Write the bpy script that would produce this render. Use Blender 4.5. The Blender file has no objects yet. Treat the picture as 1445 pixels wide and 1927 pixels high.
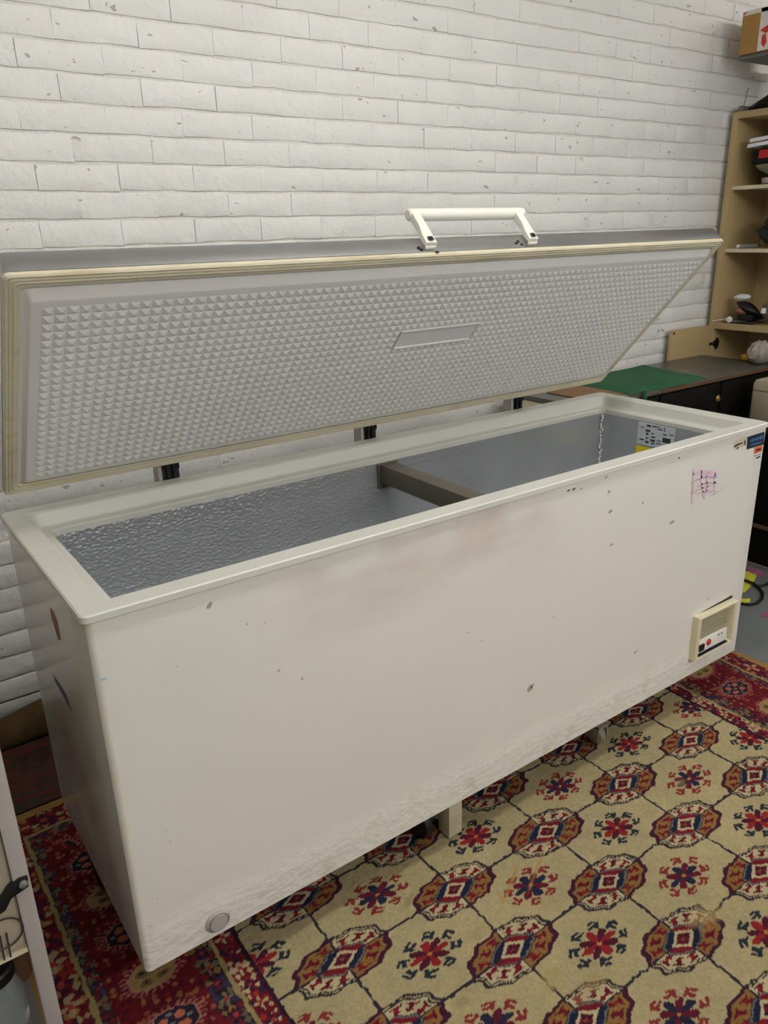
import bpy, bmesh, math, random
import numpy as np
from mathutils import Vector, Matrix
random.seed(7); RNG = np.random.default_rng(7)
SC = bpy.context.scene
COL = SC.collection
def lin(c):
    return tuple(((v/255)/12.92 if v/255 <= .04045 else ((v/255+.055)/1.055)**2.4) for v in c)

# ------------------------------------------------------------------ camera
CAM = Vector((-.242, -1.187, 1.49)); FPX = 1467.35
YAW, PITCH, ROLL = .61362, -.34546, -.02725
_f0 = Vector((math.sin(YAW), math.cos(YAW), 0)); _r0 = Vector((math.cos(YAW), -math.sin(YAW), 0)); _z = Vector((0, 0, 1))
FWD = _f0*math.cos(PITCH)+_z*math.sin(PITCH); _u = _z*math.cos(PITCH)-_f0*math.sin(PITCH)
RGT = _r0*math.cos(ROLL)+_u*math.sin(ROLL); UPV = _u*math.cos(ROLL)-_r0*math.sin(ROLL)
cd = bpy.data.cameras.new('camera'); cam = bpy.data.objects.new('camera', cd); COL.objects.link(cam)
cd.sensor_fit = 'HORIZONTAL'; cd.sensor_width = 36; cd.lens = 36*FPX/1445; cd.clip_start = .02
cam.matrix_world = Matrix(((RGT.x, UPV.x, -FWD.x, CAM.x), (RGT.y, UPV.y, -FWD.y, CAM.y), (RGT.z, UPV.z, -FWD.z, CAM.z), (0, 0, 0, 1)))
SC.camera = cam

# ------------------------------------------------------------------ world, exposure
wd = bpy.data.worlds.new('world'); SC.world = wd; wd.use_nodes = True
wd.node_tree.nodes['Background'].inputs[0].default_value = (1.0, .99, .97, 1)
wd.node_tree.nodes['Background'].inputs[1].default_value = .55
SC.view_settings.view_transform = 'Standard'; SC.view_settings.look = 'None'
SC.view_settings.exposure = 0.06; SC.view_settings.gamma = 1.0
try: SC.view_settings.use_curve_mapping = False
except Exception: pass
TUBE_POWER = 42.0          # emission of the ceiling tubes (they are built with their fittings below)

# ------------------------------------------------------------------ helpers
WT = {}                    # world position of every object's origin
class MB:
    def __init__(s): s.v = []; s.f = []; s.m = []
    def add(s, vs, fs, m=0):
        o = len(s.v); s.v += [tuple(p) for p in vs]; s.f += [tuple(i+o for i in q) for q in fs]; s.m += [m]*len(fs); return s
    def box(s, x0, x1, y0, y1, z0, z1, m=0, fn=None):
        vs = [(x, y, z) for z in (z0, z1) for y in (y0, y1) for x in (x0, x1)]
        if fn: vs = [fn(*p) for p in vs]
        return s.add(vs, [(0, 2, 3, 1), (4, 5, 7, 6), (0, 1, 5, 4), (2, 6, 7, 3), (0, 4, 6, 2), (1, 3, 7, 5)], m)
    def tube(s, pts, r, n=8, m=0, caps=True):
        pts = [Vector(p) for p in pts]; rs = r if isinstance(r, (list, tuple)) else [r]*len(pts)
        vs = []; fs = []; prev = None
        for i, p in enumerate(pts):
            t = (pts[min(i+1, len(pts)-1)]-pts[max(i-1, 0)]).normalized()
            a = prev if prev is not None else (Vector((0, 0, 1)) if abs(t.z) < .9 else Vector((1, 0, 0)))
            b = t.cross(a).normalized(); a = b.cross(t).normalized(); prev = a
            for k in range(n):
                w = 2*math.pi*k/n; vs.append(p+(a*math.cos(w)+b*math.sin(w))*rs[i])
        for i in range(len(pts)-1):
            for k in range(n): fs.append((i*n+k, i*n+(k+1) % n, (i+1)*n+(k+1) % n, (i+1)*n+k))
        if caps: fs.append(tuple(range(n))[::-1]); fs.append(tuple(range((len(pts)-1)*n, len(pts)*n)))
        return s.add(vs, fs, m)
    def lathe(s, c, prof, n=20, m=0, axis='z', sx=1, sy=1):
        vs = []; fs = []
        for r, h in prof:
            for k in range(n):
                w = 2*math.pi*k/n; a, b = r*math.cos(w)*sx, r*math.sin(w)*sy
                vs.append((c[0]+a, c[1]+b, c[2]+h) if axis == 'z' else ((c[0]+a, c[1]-h, c[2]+b) if axis == 'y' else (c[0]-h, c[1]+a, c[2]+b)))
        for i in range(len(prof)-1):
            for k in range(n): fs.append((i*n+k, i*n+(k+1) % n, (i+1)*n+(k+1) % n, (i+1)*n+k))
        fs.append(tuple(range(n))[::-1]); fs.append(tuple(range((len(prof)-1)*n, len(prof)*n)))
        return s.add(vs, fs, m)
    def grid(s, fn, nu, nv, m=0):
        vs = [fn(i/nu, j/nv) for j in range(nv+1) for i in range(nu+1)]
        return s.add(vs, [(j*(nu+1)+i, j*(nu+1)+i+1, (j+1)*(nu+1)+i+1, (j+1)*(nu+1)+i) for j in range(nv) for i in range(nu)], m)
    def poly(s, pts, m=0): return s.add(pts, [tuple(range(len(pts)))], m)
    def mesh(s, name, mats, bevel=0, seg=2, smooth=False, org=(0, 0, 0)):
        me = bpy.data.meshes.new(name); O = Vector(org)
        me.from_pydata([Vector(p)-O for p in s.v], [], s.f)
        for mt in (mats if isinstance(mats, (list, tuple)) else [mats]): me.materials.append(mt)
        if any(s.m): me.polygons.foreach_set('material_index', s.m)
        bm = bmesh.new(); bm.from_mesh(me)
        bmesh.ops.recalc_face_normals(bm, faces=bm.faces)
        if bevel:
            ed = [e for e in bm.edges if len(e.link_faces) == 2 and e.calc_face_angle(0) > .5]
            bmesh.ops.bevel(bm, geom=ed, offset=bevel, segments=seg, affect='EDGES', profile=.6, clamp_overlap=True)
        bm.to_mesh(me); bm.free()
        if smooth or bevel:
            me.polygons.foreach_set('use_smooth', [True]*len(me.polygons))
            try: me.set_sharp_from_angle(angle=math.radians(38))
            except Exception: pass
        me.update(); return me
    def build(s, name, mats, parent=None, org=None, **k):
        a = np.array(s.v)
        if org is None: org = ((a[:, 0].min()+a[:, 0].max())/2, (a[:, 1].min()+a[:, 1].max())/2, a[:, 2].min())
        return link(name, s.mesh(name, mats, org=org, **k), org, parent)
def link(name, me, org, parent=None):
    o = bpy.data.objects.new(name, me); COL.objects.link(o); WT[o.name] = Vector(org)
    if parent is not None: o.parent = parent; o.location = Vector(org)-WT[parent.name]
    else: o.location = org
    return o
def thing(name, label, cat, loc, group=None):
    o = link(name, None, loc); o.empty_display_size = .05; return tag(o, label, cat, group)
def tag(o, label, cat, group=None):
    o['label'] = label; o['category'] = cat
    if group: o['group'] = group
    return o
def struct(o, label=None):
    o['kind'] = 'structure'
    if label: o['label'] = label
    return o
def lab(o, t): o['label'] = t; return o

def mat(name, col, rough=.6, metal=0, var=.06, scale=8, bump=0, bscale=60, spec=.4, alpha=None, trans=0, coat=0, detail=4, pos=False):
    m = bpy.data.materials.new(name); m.use_nodes = True; nt = m.node_tree; N = nt.nodes; L = nt.links
    b = N['Principled BSDF']; c = lin(col)
    b.inputs['Roughness'].default_value = rough; b.inputs['Metallic'].default_value = metal
    b.inputs['Specular IOR Level'].default_value = spec; b.inputs['Coat Weight'].default_value = coat
    if trans: b.inputs['Transmission Weight'].default_value = trans
    tc = N.new('ShaderNodeTexCoord'); tco = N.new('ShaderNodeNewGeometry').outputs['Position'] if pos else tc.outputs['Object']
    n1 = N.new('ShaderNodeTexNoise'); n1.inputs['Scale'].default_value = scale; n1.inputs['Detail'].default_value = detail
    L.new(tco, n1.inputs['Vector'])
    r = N.new('ShaderNodeMapRange'); r.inputs[1].default_value = .3; r.inputs[2].default_value = .7
    r.inputs[3].default_value = 1-var; r.inputs[4].default_value = 1+var
    L.new(n1.outputs[0], r.inputs[0])
    mx = N.new('ShaderNodeMix'); mx.data_type = 'RGBA'; mx.blend_type = 'MULTIPLY'; mx.inputs[0].default_value = 1
    mx.inputs[6].default_value = (*c, 1); L.new(r.outputs[0], mx.inputs[7]); L.new(mx.outputs[2], b.inputs['Base Color'])
    if bump:
        n2 = N.new('ShaderNodeTexNoise'); n2.inputs['Scale'].default_value = bscale; n2.inputs['Detail'].default_value = 5
        L.new(tco, n2.inputs['Vector'])
        bp = N.new('ShaderNodeBump'); bp.inputs['Strength'].default_value = bump; bp.inputs['Distance'].default_value = .01
        L.new(n2.outputs[0], bp.inputs['Height']); L.new(bp.outputs[0], b.inputs['Normal'])
    m['_mix'] = 0
    return m
def nodes(m): return m.node_tree.nodes, m.node_tree.links, m.node_tree.nodes['Principled BSDF']
def mixin(m, fac_socket, col, rough=None):
    """lay a second colour over the base colour where fac_socket says"""
    N, L, b = nodes(m); src = b.inputs['Base Color'].links[0].from_socket
    x = N.new('ShaderNodeMix'); x.data_type = 'RGBA'; L.new(fac_socket, x.inputs[0]); L.new(src, x.inputs[6])
    x.inputs[7].default_value = (*lin(col), 1); L.new(x.outputs[2], b.inputs['Base Color'])
def noisefac(m, scale, lo, hi, mult=1, coord='Object', stretch=(1, 1, 1), detail=4):
    N, L, b = nodes(m); tc = N.new('ShaderNodeTexCoord'); mp = N.new('ShaderNodeMapping'); mp.inputs['Scale'].default_value = stretch
    L.new(N.new('ShaderNodeNewGeometry').outputs['Position'] if coord == 'pos' else tc.outputs[coord], mp.inputs[0]); n = N.new('ShaderNodeTexNoise'); n.inputs['Scale'].default_value = scale; n.inputs['Detail'].default_value = detail
    L.new(mp.outputs[0], n.inputs['Vector']); r = N.new('ShaderNodeMapRange'); r.inputs[1].default_value = lo; r.inputs[2].default_value = hi
    r.inputs[4].default_value = mult; L.new(n.outputs[0], r.inputs[0]); return r.outputs[0]
def axisfac(m, axis, lo, hi):
    N, L, b = nodes(m); g = N.new('ShaderNodeNewGeometry'); s = N.new('ShaderNodeSeparateXYZ'); L.new(g.outputs['Position'], s.inputs[0])
    r = N.new('ShaderNodeMapRange'); r.inputs[1].default_value = lo; r.inputs[2].default_value = hi; L.new(s.outputs[axis], r.inputs[0]); return r.outputs[0]
def mul(m, a, b_):
    N, L, b = nodes(m); x = N.new('ShaderNodeMath'); x.operation = 'MULTIPLY'; L.new(a, x.inputs[0])
    if isinstance(b_, (int, float)): x.inputs[1].default_value = b_
    else: L.new(b_, x.inputs[1])
    return x.outputs[0]
def on(px, py, axis, val):
    """point of a surface (axis = val) that the picture shows at a pixel: used to place marks on flat faces"""
    d = FWD+RGT*((px-722.5)/FPX)-UPV*((py-963.5)/FPX); s = (val-CAM[axis])/d[axis]; return CAM+d*s

# ------------------------------------------------------------------ materials
M = {}
M['brick'] = mat('white_painted_brick', (224, 223, 220), .6, var=.03, scale=5, bump=.75, bscale=26, spec=.3, pos=True)
mixin(M['brick'], noisefac(M['brick'], 34, .70, .72, .75, coord='pos', stretch=(.7, 1, 1.3)), (150, 140, 132))
M['mortar'] = mat('painted_mortar', (214, 211, 205), .75, var=.06, scale=14, bump=.5, bscale=90)
_f = axisfac(M['mortar'], 2, .34, .14); _n = noisefac(M['mortar'], 6, .35, .5)
mixin(M['mortar'], mul(M['mortar'], _f, _n), (98, 76, 48))
M['concrete'] = mat('grey_concrete', (104, 108, 108), .8, var=.14, scale=6, bump=.15, bscale=80)
M['ceiling'] = mat('ceiling_paint', (190, 188, 182), .8)
M['front'] = mat('worn_white_enamel', (223, 219, 210), .42, var=.018, scale=2.5, bump=.02, bscale=25, spec=.35)
M['side'] = mat('white_enamel_side', (216, 213, 206), .22, var=.03, scale=3, spec=.6, coat=.3)
M['rim'] = mat('cream_plastic_rim', (206, 205, 196), .40, var=.03, scale=6)
M['lidwhite'] = mat('white_moulded_plastic', (222, 220, 217), .28, var=.02, scale=3)
M['gasket'] = mat('aged_cream_gasket', (204, 196, 170), .5, var=.06, scale=9)
M['steel'] = mat('brushed_steel', (206, 207, 209), .33, metal=1, var=.08, scale=3)
M['liner'] = mat('embossed_aluminium', (186, 189, 192), .26, metal=.55, var=.06, scale=5)
M['bar'] = mat('taupe_divider', (96, 90, 80), .55, var=.05)
M['white'] = mat('white_plastic', (228, 225, 215), .35, var=.02)
M['cream'] = mat('yellowed_plastic', (214, 204, 172), .4, var=.04)
M['black'] = mat('black_plastic', (18, 18, 19), .45, var=.1)
M['blackmat'] = mat('black_cloth', (14, 14, 16), .9, var=.25, scale=30, bump=.3, bscale=120)
M['darkmetal'] = mat('dark_hinge_metal', (46, 46, 48), .4, metal=.7, var=.3, scale=40)
M['bookwood'] = mat('tan_laminate', (176, 154, 112), .5, var=.05, scale=5, spec=.35)
M['shelfedge'] = mat('cream_laminate', (208, 197, 168), .5, var=.04)
M['desk'] = mat('dark_desk_top', (84, 82, 76), .32, var=.22, scale=7)
M['deskblack'] = mat('black_desk_front', (11, 10, 10), .6, var=.2, spec=.15)
M['brass'] = mat('brass', (150, 124, 58), .38, metal=.8, var=.15, scale=30)
M['green'] = mat('green_cloth', (34, 84, 52), .9, var=.14, scale=14, bump=.25, bscale=150)
M['card'] = mat('cardboard', (160, 124, 70), .8, var=.05, scale=14)
M['carddark'] = mat('brown_card', (122, 92, 62), .8, var=.12, scale=12)
M['tape'] = mat('white_tape', (214, 206, 198), .4, var=.06, scale=20)
M['red'] = mat('red_print', (196, 52, 38), .5, var=.12, scale=60)
M['grey'] = mat('grey_board', (112, 108, 104), .6, var=.08)
M['greycloth'] = mat('grey_plastic_bag', (150, 143, 134), .5, var=.18, scale=18, bump=.5, bscale=40)
M['yellow'] = mat('yellow_paper', (206, 202, 62), .7, var=.12, scale=25)
M['amber'] = mat('amber_yellow', (176, 128, 22), .6, var=.15, scale=20)
M['pink'] = mat('pink_paper', (150, 84, 112), .7, var=.15, scale=30)
M['redpouch'] = mat('red_label', (176, 22, 28), .5, var=.08)
M['paper'] = mat('white_paper', (222, 222, 226), .6, var=.06, scale=30)
M['dish'] = mat('grey_green_ceramic', (150, 148, 122), .3, var=.08, spec=.6)
M['darkgreen'] = mat('dark_green_bag', (28, 38, 26), .6, var=.35, scale=40, bump=.5, bscale=70)
M['glass'] = mat('clear_plastic', (200, 208, 206), .12, var=.02, trans=.7)
M['silver'] = mat('grey_foil', (138, 138, 136), .35, metal=.4, var=.2, scale=30)
M['ball'] = mat('grey_felt', (116, 106, 100), .8, var=.1, scale=40)
M['postwhite'] = mat('grey_white_enamel', (172, 165, 160), .5, var=.06, scale=10)
M['panelbeige'] = mat('beige_panel', (168, 156, 134), .5, var=.12, scale=6)
M['wire'] = mat('dark_wire', (64, 60, 54), .45, metal=.4)
M['orange'] = mat('orange_plastic', (226, 98, 20), .45, var=.05)
M['brownfab'] = mat('brown_sacking', (92, 72, 42), .9, var=.3, scale=16, bump=.5, bscale=60)
M['oldrug'] = mat('dark_worn_rug', (62, 46, 34), .95, var=.4, scale=22, bump=.4, bscale=140)
mixin(M['oldrug'], noisefac(M['oldrug'], 7, .5, .56, .7, stretch=(1, 7, 1)), (98, 34, 30))
M['wood'] = mat('dark_brown_timber', (92, 66, 42), .7, var=.2, scale=10)
M['legcream'] = mat('scuffed_cream_leg', (186, 176, 152), .55, var=.12, scale=25)
M['castergrey'] = mat('grey_caster', (134, 126, 110), .5, var=.15, scale=30)
M['chip'] = mat('bare_chip', (166, 156, 141), .7, var=.2, scale=200)
M['rust'] = mat('rust_spot', (88, 44, 30), .8, var=.3, scale=200)
M['pinkink'] = mat('faded_pink_marker', (226, 192, 208), .5, var=.06, scale=120)
M['purpleink'] = mat('purple_marker', (172, 134, 164), .5, var=.2, scale=120)
M['blueink'] = mat('blue_mark', (78, 96, 150), .5, var=.2, scale=90)
M['skyink'] = mat('pale_blue_mark', (150, 190, 206), .5)
M['redrust'] = mat('red_brown_smear', (150, 104, 84), .5, var=.25, scale=60)
M['navyink'] = mat('navy_print', (24, 36, 52), .4, var=.1)
M['bluelogo'] = mat('blue_print', (70, 122, 180), .4, var=.12, scale=90)
M['orangeprint'] = mat('orange_sticker', (214, 106, 62), .5, var=.08, scale=80)
M['inkdark'] = mat('dark_print', (58, 56, 58), .6, var=.25, scale=200)
M['label'] = mat('pale_label', (198, 204, 210), .5, var=.03)
M['yellowlabel'] = mat('yellow_label', (232, 214, 30), .45, var=.04)
# extra layers: front enamel smudges, embossing, brushed steel
m = M['front']; mixin(m, mul(m, noisefac(m, 30, .46, .60, .7), axisfac(m, 0, .030, .014)), (226, 215, 186)); s1 = mul(m, noisefac(m, 3.2, .42, .62, .55, stretch=(1, 1, 2.2)), axisfac(m, 2, .70, .86))
mixin(m, mul(m, mul(m, s1, axisfac(m, 0, .25, .5)), axisfac(m, 0, 1.25, .95)), (186, 160, 146))
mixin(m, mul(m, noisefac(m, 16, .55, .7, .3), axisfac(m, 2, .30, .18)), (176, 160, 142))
N, L, b = nodes(m)
_bn = N.new('ShaderNodeTexNoise'); _bn.inputs['Scale'].default_value = 42; _bn.inputs['Detail'].default_value = 3
_tc = N.new('ShaderNodeTexCoord'); _mp = N.new('ShaderNodeMapping'); _mp.inputs['Scale'].default_value = (1, 1, 1.6)
L.new(_tc.outputs['Object'], _mp.inputs[0]); L.new(_mp.outputs[0], _bn.inputs['Vector'])
_h = mul(m, _bn.outputs[0], axisfac(m, 2, .27, .22)); _bp = N.new('ShaderNodeBump'); _bp.inputs['Strength'].default_value = .32; _bp.inputs['Distance'].default_value = .012
L.new(_h, _bp.inputs['Height']); L.new(b.inputs['Normal'].links[0].from_socket, _bp.inputs['Normal']); L.new(_bp.outputs[0], b.inputs['Normal'])
m = M['liner']; N, L, b = nodes(m)
_tc = N.new('ShaderNodeTexCoord'); _mp = N.new('ShaderNodeMapping'); _mp.inputs['Scale'].default_value = (.75, 1, 1.2)
_v = N.new('ShaderNodeTexVoronoi'); _v.inputs['Scale'].default_value = 120; L.new(_tc.outputs['Object'], _mp.inputs[0]); L.new(_mp.outputs[0], _v.inputs['Vector'])
_bp = N.new('ShaderNodeBump'); _bp.inputs['Strength'].default_value = .38; _bp.inputs['Distance'].default_value = .006
_ml = mul(m, axisfac(m, 0, 1.5, .5), .85); _ad = N.new('ShaderNodeMath'); _ad.inputs[1].default_value = .15; L.new(_ml, _ad.inputs[0]); L.new(mul(m, _v.outputs['Distance'], _ad.outputs[0]), _bp.inputs['Height']); L.new(_bp.outputs[0], b.inputs['Normal'])
m = M['side']; mixin(m, mul(m, noisefac(m, 5, .4, .7, .5), axisfac(m, 2, .75, .35)), (150, 138, 128))  # side enamel turns patchily darker towards the bottom
m = M['gasket']; mixin(m, noisefac(m, 24, .55, .72, .5, stretch=(.3, 1, 1)), (168, 146, 98))

# ------------------------------------------------------------------ room shell
WALLY = 1.253
def quad_slab(name, x0, x1, y0, y1, z0, z1, mt): return struct(MB().box(x0, x1, y0, y1, z0, z1).build(name, mt))
floor = lab(quad_slab('floor', -1.3, 5.2, -4.6, WALLY+.006, -.1, 0, M['concrete']), 'bare grey concrete floor')
wall_back = lab(quad_slab('wall_back', -1.3, 5.2, WALLY+.005, WALLY+.12, 0, 3.0, M['mortar']), 'white painted brick wall behind the freezer')
lab(quad_slab('wall_right', 5.2, 5.32, -4.6, WALLY+.12, 0, 3.0, M['ceiling']), 'pale wall at the right end of the room')
lab(quad_slab('ceiling', -1.42, 5.32, -4.6, WALLY+.12, 3.0, 3.1, M['ceiling']), 'plain pale ceiling')
lab(quad_slab('wall_left', -1.42, -1.3, -4.6, WALLY+.12, 0, 3.0, M['ceiling']), 'unseen pale wall left of the cabinet, added to block side light')  # out of view, put in to keep world light off the left
# bricks, each its own piece; beds recessed and shaded, perps mostly clogged with paint
def brick_mesh(k, w, h=.0675, y0=.0, dep=.012):
    r = random.Random(100+k); j = lambda a: r.uniform(-a, a); mb = MB()
    o = [(-w/2, -h/2), (w/2, -h/2), (w/2, h/2), (-w/2, h/2)]
    mid = [(-w/6, -h/2), (w/6, -h/2), (w/6, h/2), (-w/6, h/2)]
    base = [(-w/2, -h/2), (-w/6, -h/2), (w/6, -h/2), (w/2, -h/2), (w/2, h/2), (w/6, h/2), (-w/6, h/2), (-w/2, h/2)]
    out = [(x+j(.0008), z+(j(.0022))) for x, z in base]
    inn = [(x*.994+j(.001), z*(.87)+j(.002)) for x, z in out]
    vs = [(x, dep, z) for x, z in out]+[(x, (.0024 if abs(x) < w*.4 else .0008)+j(.0005), z) for x, z in out]+[(x, j(.0008), z) for x, z in inn]
    fs = []
    for i in range(8):
        n = (i+1) % 8; fs += [(i, n, 8+n, 8+i), (8+i, 8+n, 16+n, 16+i)]
    fs += [(16, 17, 22, 23), (17, 18, 21, 22), (18, 19, 20, 21)]
    mb.add(vs, fs); return mb
BR = []
for k in range(10): BR.append(brick_mesh(k, (.2295, .2276, .2288, .2272, .2293, .2280, .2295, .2284, .2274, .2290)[k]).mesh('brick', M['brick'], smooth=True))
stuff = MB(); cnt = 0; zc = 1.993; cells = []
for row in range(-14, 27):
    ztop = zc-.075*row
    if ztop > 3.0 or ztop-.07 < 0: continue
    zm = ztop-.0375; off = (2.508 if row % 2 else 2.621)+random.uniform(-.012, .012)
    for i in range(-18, 13):
        xm = off-.1145+i*.229
        if xm < -1.18 or xm > 5.08: continue
        d = Vector((xm, WALLY, zm))-CAM; z = d.dot(FWD); u = 722.5+FPX*d.dot(RGT)/z if z > 0 else 1e5; v = 963.5-FPX*d.dot(UPV)/z
        vis = z > 0 and -60 < u < 1500 and -30 < v < 1420
        if vis:   # only what the photograph shows: over the lid, beside it, in the slot under it and left of the freezer
            over = v < 476-.03*u+24; leftlow = u < 130 and v > 900; slot = v > 690 and v < 960 and u < 1020 and abs(v-(930-.187*u)) < 60
            rightlow = u > 1090 and v < 720
            vis = over or leftlow or slot or rightlow
        cells.append((xm, zm, vis))
for xm, zm, vis in cells:
    if vis and cnt < 300:
        o = bpy.data.objects.new('brick', random.choice(BR)); COL.objects.link(o); o.parent = wall_back
        o.location = Vector((xm+random.uniform(-.0009, .0009), WALLY+random.uniform(-.0006, .0006), zm+random.uniform(-.0015, .0015)))-WT[wall_back.name]
        o.scale = (1.0, 1, 1); cnt += 1
    else:
        b_ = brick_mesh(random.randrange(10), .2295); stuff.add([(x+xm, y+WALLY, z+zm) for x, y, z in b_.v], b_.f)
_o = stuff.build('brickwork', M['brick'], wall_back, smooth=True); _o['kind'] = 'stuff'

# ceiling tube fittings: room lamps plus fill added at rear and over cabinet
def tube_mat(k):
    tm = bpy.data.materials.new('lit_tube'); tm.use_nodes = True; tn = tm.node_tree; tn.nodes.remove(tn.nodes['Principled BSDF'])
    em = tn.nodes.new('ShaderNodeEmission'); em.inputs[0].default_value = (1.0, .982, .948, 1); em.inputs[1].default_value = TUBE_POWER*k
    tn.links.new(em.outputs[0], tn.nodes['Material Output'].inputs[0]); return tm
for x, y, k, t in ((1.2, -.42, .85, 'above the freezer front'), (4.3, -.42, .8, 'in the right hand corner'), (-.5, -.42, .32, 'above the cabinet, added to lighten the freezer side'), (.9, -3.0, 1.7, 'behind the camera, added as unseen fill'), (2.7, -3.0, 1.5, 'at the rear right, added as unseen fill')):
    tm = tube_mat(k)
    f = thing('ceiling_light', 'twin fluorescent tube fitting hung from the ceiling '+t, 'light', (x, y, 2.6), 'ceiling tube lights')
    MB().box(x-.76, x+.76, y-.022, y+.022, 2.655, 2.70).build('housing', M['white'], f, bevel=.006)
    for s in (-1, 1): MB().tube([(x-.74, y+s*.05, 2.635), (x+.74, y+s*.05, 2.635)], .018, 10).build('tube', tm, f, smooth=True)
    for s in (-1, 1): MB().box(x+s*.75-.01, x+s*.75+.01, y-.07, y+.07, 2.615, 2.655).build('end_cap', M['white'], f); MB().tube([(x+s*.6, y, 2.70), (x+s*.6, y, 3.0)], .005, 6).build('hanger', M['white'], f)

# ------------------------------------------------------------------ the rug: knots coloured one by one on a real pile grid
RX0, RX1, RY0, RY1, ST = -.185, 2.245, -1.0, .83, .003
nx = int((RX1-RX0)/ST)+1; ny = int((RY1-RY0)/ST)+1
gx, gy = np.meshgrid(RX0+np.arange(nx)*ST, RY0+np.arange(ny)*ST)
def vnoise(x, y, s, seed):
    r = np.random.default_rng(seed); T = r.random((256, 256)); X = x/s; Y = y/s; i = np.floor(X).astype(int); j = np.floor(Y).astype(int); a = X-i; b = Y-j
    a = a*a*(3-2*a); b = b*b*(3-2*b); g = lambda p, q: T[q % 256, p % 256]
    return (g(i, j)*(1-a)+g(i+1, j)*a)*(1-b)+(g(i, j+1)*(1-a)+g(i+1, j+1)*a)*b
wx = gx+(vnoise(gx, gy, .012, 1)-.5)*.006+(vnoise(gx, gy, .15, 5)-.5)*.010
wy = gy+(vnoise(gx, gy, .012, 2)-.5)*.005+(vnoise(gx, gy, .15, 6)-.5)*.008
img = np.empty((ny, nx, 3)); 
def put(mask, c): img[mask] = lin(c)
CREAM, GOLD, RED, DRED, NAVY, PURP, GREY, WHITE = (182, 167, 126), (144, 108, 60), (134, 36, 42), (104, 28, 38), (34, 40, 62), (70, 32, 50), (112, 108, 102), (194, 180, 142)
put(np.ones((ny, nx), bool), CREAM)
PU, PV = .3145, .2023
iu = np.round((wx-.390)/PU); iv = np.round((wy+.089)/PV); dx = wx-.390-iu*PU; dy = wy+.089-iv*PV
lines = (np.abs(dx) < .0034) | (np.abs(dy) < .0030); put(lines, (52, 48, 58))
X = dx/.116; Y = dy/.060; ph = np.arctan2(Y, X); r = (np.abs(X)**2.3+np.abs(Y)**2.3)**(1/2.3)*(1-.035*np.cos(12*ph)); cq = (X*Y) > 0
put(r < 1.0, PURP); put((r < 1.0) & cq, (56, 50, 56)); put((r < .925) & (r > .895) & cq, CREAM); put((r < .855) & cq, WHITE); put((r < .88) & ~cq, GOLD)
fold = np.mod(ph, np.pi/2)
for k in (.30, .785, 1.27):
    dk = np.abs(fold-k); put((dk < .085) & (r > .54) & (r < .81), RED if k != .785 else DRED); put((dk < .17) & (((r > .56) & (r < .61)) | ((r > .73) & (r < .79))), DRED)
oc = np.maximum(np.maximum(np.abs(X), np.abs(Y)), (np.abs(X)+np.abs(Y))/1.3)
put(oc < .53, (54, 50, 56)); put(oc < .50, GREY); put((oc < .455) & cq, (122, 32, 40)); put((oc < .455) & ~cq, NAVY)
dm = np.abs(X)/.33+np.abs(Y)/.37
put(dm < 1.0, WHITE); put(dm < .66, (112, 34, 44)); put((dm < .66) & ((np.abs(X) < .03) | (np.abs(Y) < .035)), (64, 28, 44)); put((dm < .2), (132, 70, 60))
put((r < 1.0) & (dm > 1.0) & ((np.abs(dx) < .0026) | (np.abs(dy) < .0022)), (54, 44, 58))
ju = np.floor((wx-.390)/PU); jv = np.floor((wy+.089)/PV); sx = wx-.390-(ju+.5)*PU; sy = wy+.089-(jv+.5)*PV; alt = np.mod(ju+jv, 2) == 0
X = sx/.051; Y = sy/.032; ph = np.arctan2(Y, X); r = np.hypot(X, Y); ax = np.abs(np.cos(2*ph)) > .707
st = r < .42+.60*np.abs(np.cos(4*ph))**.6
a0, b0, h0 = (148, 42, 44), (84, 30, 48), (46, 52, 60)
a1, b1, h1 = (42, 44, 66), (100, 32, 48), (138, 54, 50)
# red star sits in the cell centred near (.861,-.392)
redcell = alt if (int(math.floor((.861-.390)/PU)+math.floor((-.392+.089)/PV)) % 2 == 0) else ~alt
for sel, A, B, H in ((redcell, a0, b0, h0), (~redcell, a1, b1, h1)):
    put(st & sel & ax, A); put(st & sel & ~ax, B)
    off = np.abs(np.mod(ph+np.pi/4, np.pi/2)-np.pi/4)
    put(sel & (r > 1.10) & (r < 1.30) & (off > .10) & (off < .46), H); put(sel & (r > .98) & (r < 1.52) & (off > .42) & (off < .60), H); put(sel & (r > 1.40) & (r < 1.58) & (off > .20) & (off < .42), H)
put(r < .12, (204, 134, 74))
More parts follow.
